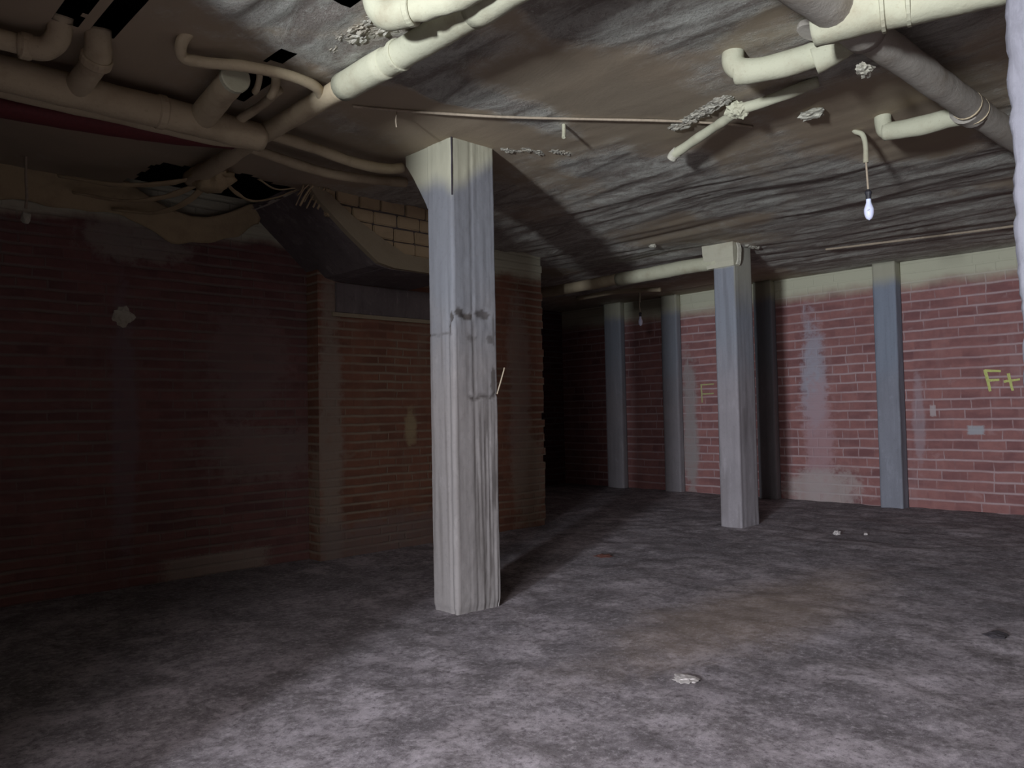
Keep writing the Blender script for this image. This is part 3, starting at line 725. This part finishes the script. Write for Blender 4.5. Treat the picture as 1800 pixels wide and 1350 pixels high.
# ------------------------------------------------------------------ hanging bulbs
def bulb(loc, drop, label, detail=True):
    x, y = loc
    t = thing('hanging_bulb', label, 'light bulb', (x, y, CEIL-drop), 'bare bulbs hanging from the ceiling')
    zc = CEIL - drop
    bm = bmesh.new()
    if detail: tube(bm, [(x-.04,y+.06,3.13),(x-.03,y+.05,3.115),(x-.012,y+.015,3.09),(x-.008,y,3.02),(x-.012,y,2.90)], .017, 12, 6, .003)
    else: tube(bm, [(x,y,3.06),(x+.005,y,2.99),(x,y,2.9)], .014, 10, 6, .003)
    adopt(link('stem', bm, M_pipe, smooth='keep'), t)
    bm = bmesh.new(); tube(bm, [(x-.012,y,2.93),(x-.004,y,2.86),(x+.004,y,2.78),(x+.01,y,zc+.13)], .0065, 8, 6, .001)
    adopt(link('wire', bm, M_wire, smooth='keep'), t)
    bm = bmesh.new(); tube(bm, [(x+.01,y,zc+.14),(x+.01,y,zc+.12),(x+.01,y,zc+.10),(x+.01,y,zc+.075)], .019, 14, smoothpath=False, rfn=lambda q: (.5,1.25,.9,.9)[int(round(q*3))])
    adopt(link('socket', bm, M_blackpl), t)
    bm = bmesh.new(); P = [];  prof = []
    for i in range(17):
        a = i/16; z = .085 - .15*a
        if a < .16: r = .0155
        elif a < .55: r = .0155 + (.031-.0155)*sstep(.16,.55,a)
        else: r = .031*math.sqrt(max(0.0, 1-((a-.58)/.42)**2)) if a > .58 else .031
        prof.append((max(r,.0008), z))
    tube(bm, [(x+.01,y,zc+z) for r, z in prof], 1.0, 22, smoothpath=False, rfn=lambda q: prof[min(16,int(round(q*16)))][0])
    o = adopt(link('bulb_glass', bm, M_bulb, smooth='keep'), t)
    for p in o.data.polygons: p.use_smooth = True
    if detail:
        bm = bmesh.new(); d = (Vector((0,0,0))-Vector((x,y,0))).normalized(); sd = Vector((-d.y, d.x, 0))
        c = Vector((x+.01,y,zc-.005)) + d*.0305; pts = []
        for k in range(11):
            an = k/10*math.pi*1.5+.3; pts.append(c + sd*math.cos(an)*.006 + Vector((0,0,math.sin(an)*.006)))
        tube(bm, pts, .0011, 5, smoothpath=False); adopt(link('printed_mark', bm, M_mark), t)
    return t
bulb((5.22, 2.06), .545, 'bare light bulb on a dangling wire at the upper right, nearest')
bulb((9.30, 7.02), .52, 'tiny bare light bulb hanging in the dark far recess', False)

# ------------------------------------------------------------------ torn liner strips around the ceiling hole
STR = [([(2.25,5.55,3.06),(2.02,5.75,3.00),(1.75,5.95,2.99),(1.45,6.15,3.04)], .045, 'torn liner strip fanning left from the drain pipe end, uppermost'),
       ([(2.28,5.62,3.04),(2.12,5.95,2.97),(1.9,6.2,2.95),(1.6,6.38,3.0)], .04, 'torn liner strip fanning left from the drain pipe end, middle one'),
       ([(2.32,5.7,3.04),(2.28,6.0,2.96),(2.15,6.3,2.92),(1.9,6.48,2.94)], .035, 'torn liner strip fanning left from the drain pipe end, lowest'),
       ([(2.35,5.50,3.06),(2.5,5.62,3.0),(2.68,5.72,2.985),(2.84,5.64,3.02),(2.96,5.52,3.08)], .022, 'thin liner strip looping right across the black ceiling hole'),
       ([(2.62,5.46,3.08),(2.78,5.52,3.05),(2.93,5.5,3.08)], .018, 'short liner scrap above the looping strip in the ceiling hole')]
for pts, wd, lab in STR:
    bm = bmesh.new(); tube(bm, pts, wd, 10, 8, .015, flat=.30, rfn=lambda q: 1-.55*abs(q-.4))
    tag(link('liner_strip', bm, M_liner, smooth='keep'), lab, 'liner', 'torn liner strips at the ceiling hole')
bm = bmesh.new()
for k in range(8):
    x = 2.98+.035*k; L = .2+1.5*random.random(); x += .05*random.random()-.02; tube(bm, [(x,5.46+.03*random.random(),3.12),(x-.02*L,5.5,3.07),(x-.05*L,5.52+.02*random.random(),3.10-.09*L)], .010+.008*random.random(), 6, 5, .008, flat=.4)
tag(link('frayed_edge', bm, M_brc, smooth='keep'), 'frayed cream edge of the liner right of the black ceiling hole', 'liner')
# sagging liner bag where the drain pipe ends
bm = bmesh.new(); lump(bm, (2.27,5.50,3.04), .12, (1.1,1.7,.75), .35, 1.6, 4, 21)
tag(link('liner_bulge', bm, M_liner, smooth='keep'), 'bulging liner wrapped around the far end of the drain pipe', 'liner')
# liner drape hanging down over the wall top
bm = bmesh.new(); rows_ = []
for i in range(91):
    x = .6 + i*.028; r = []
    dep = .22 + .06*N(x*1.4, 3) + .05*N(x*4, 5); dep *= sstep(3.12, 2.9, x)*.55+.45
    for j in range(12):
        t = j/11; z = 3.17 - (dep+.04)*t
        if 2.0 < x < 3.0: z -= .19*math.sin(math.pi*(x-2.0))*(1-t*.4)
        yy = YL1 - .015 - .10*(1-t)**1.5 - .03*math.sin(math.pi*t)*(1+N(x*3, t*2)) - .012*N(x*9, t*3)*1.0
        r.append(bm.verts.new((x, yy, z)))
    rows_.append(r)
for a, b in zip(rows_, rows_[1:]):
    for j in range(11): bm.faces.new((a[j], b[j], b[j+1], a[j+1]))
o = link('liner_drape', bm, M_liner, smooth='keep'); tag(o, 'cream dusted liner drooping over the top of the left brick wall', 'liner')
md = o.modifiers.new('thick', 'SOLIDIFY'); md.thickness = .012
for nm in ('liner_drape','liner_bulge'):
    for p in bpy.data.objects[nm].data.polygons: p.use_smooth = True
# hanging cord at far left
bm = bmesh.new(); tube(bm, [(1.24,6.1,3.12),(1.24,6.1,2.98),(1.245,6.1,2.85),(1.24,6.1,2.76)], .009, 8, 5, .002)
t = tag(link('dangling_string', bm, M_wire), 'pale cord with a knob hanging at the far upper left', 'cord')
bm = bmesh.new(); lump(bm, (1.24,6.1,2.70), .03, (1,1,1.5), .3, 2, 2, 4)
k = link('knob', bm, M_foam); k.parent = t

# ------------------------------------------------------------------ graffiti on the right wall
def strokes(name, label, lines, m, wd):
    bm = bmesh.new()
    for (a, b) in lines:
        n = 10
        P = [Vector((XR-.003-.0006*i%2, a[0]+(b[0]-a[0])*i/n + .004*N(i*.9, a[0]*9), a[1]+(b[1]-a[1])*i/n + .004*N(i*.8, b[1]*9))) for i in range(n+1)]
        tube(bm, P, wd, 6, smoothpath=False, rough=.0, flat=1.0, rfn=lambda q: 1-.25*q)
    for v in bm.verts: v.co.x = XR + (v.co.x-XR)*.12 - .0012
    o = link(name, bm, m); tag(o, label, 'graffiti', 'yellow graffiti on the right wall'); return o
strokes('painted_mark', 'yellow sprayed letter F on the right brick wall near the pier', [((2.855,1.70),(2.81,1.44)), ((2.86,1.69),(2.69,1.675)), ((2.835,1.57),(2.71,1.575))], M_spray, .019)
strokes('painted_mark', 'yellow sprayed plus sign beside the letter F on the right wall', [((2.617,1.645),(2.58,1.44)), ((2.665,1.55),(2.50,1.57))], M_spray, .017)
strokes('painted_mark', 'faded yellow letter half hidden left of the slim column', [((6.78,1.68),(6.77,1.40)), ((6.79,1.675),(6.55,1.68)), ((6.78,1.53),(6.56,1.535))], M_spray2, .014)

# ------------------------------------------------------------------ debris on the floor
def stone(name, lab, c, r, sc, m, cat, grp=None, sd=0):
    bm = bmesh.new(); lump(bm, c, r, sc, .5, 2, 3, sd); tag(link(name, bm, m), lab, cat, grp)
DB = [((7.85,3.53), .032, (1,1,.7), M_peb, 'pebble', 'white pebble on the floor right of the slim column base', 'stone'),
      ((8.0,3.3), .018, (1,1,.7), M_peb, 'pebble', 'smaller pale pebble beside the white pebble', 'stone'),
      ((3.2,2.2), .06, (1,1,.12), M_peb, 'plaster_flake', 'flat pale flake on the floor before the thick column', 'debris'),
      ((4.97,1.35), .05, (1.2,1,.25), M_leaf, 'dark_flake', 'dark flake on the floor near the right edge', 'debris'),
      ((5.4,4.55), .07, (1,1,.15), M_rst, 'rust_flake', 'reddish flake in the shadow behind the thick column', 'debris')]
for i, (p, r, s_, m_, nm, lab, cat) in enumerate(DB): stone(nm, lab, (p[0], p[1], r*s_[2]*.6), r, s_, m_, cat, None, 50+i)
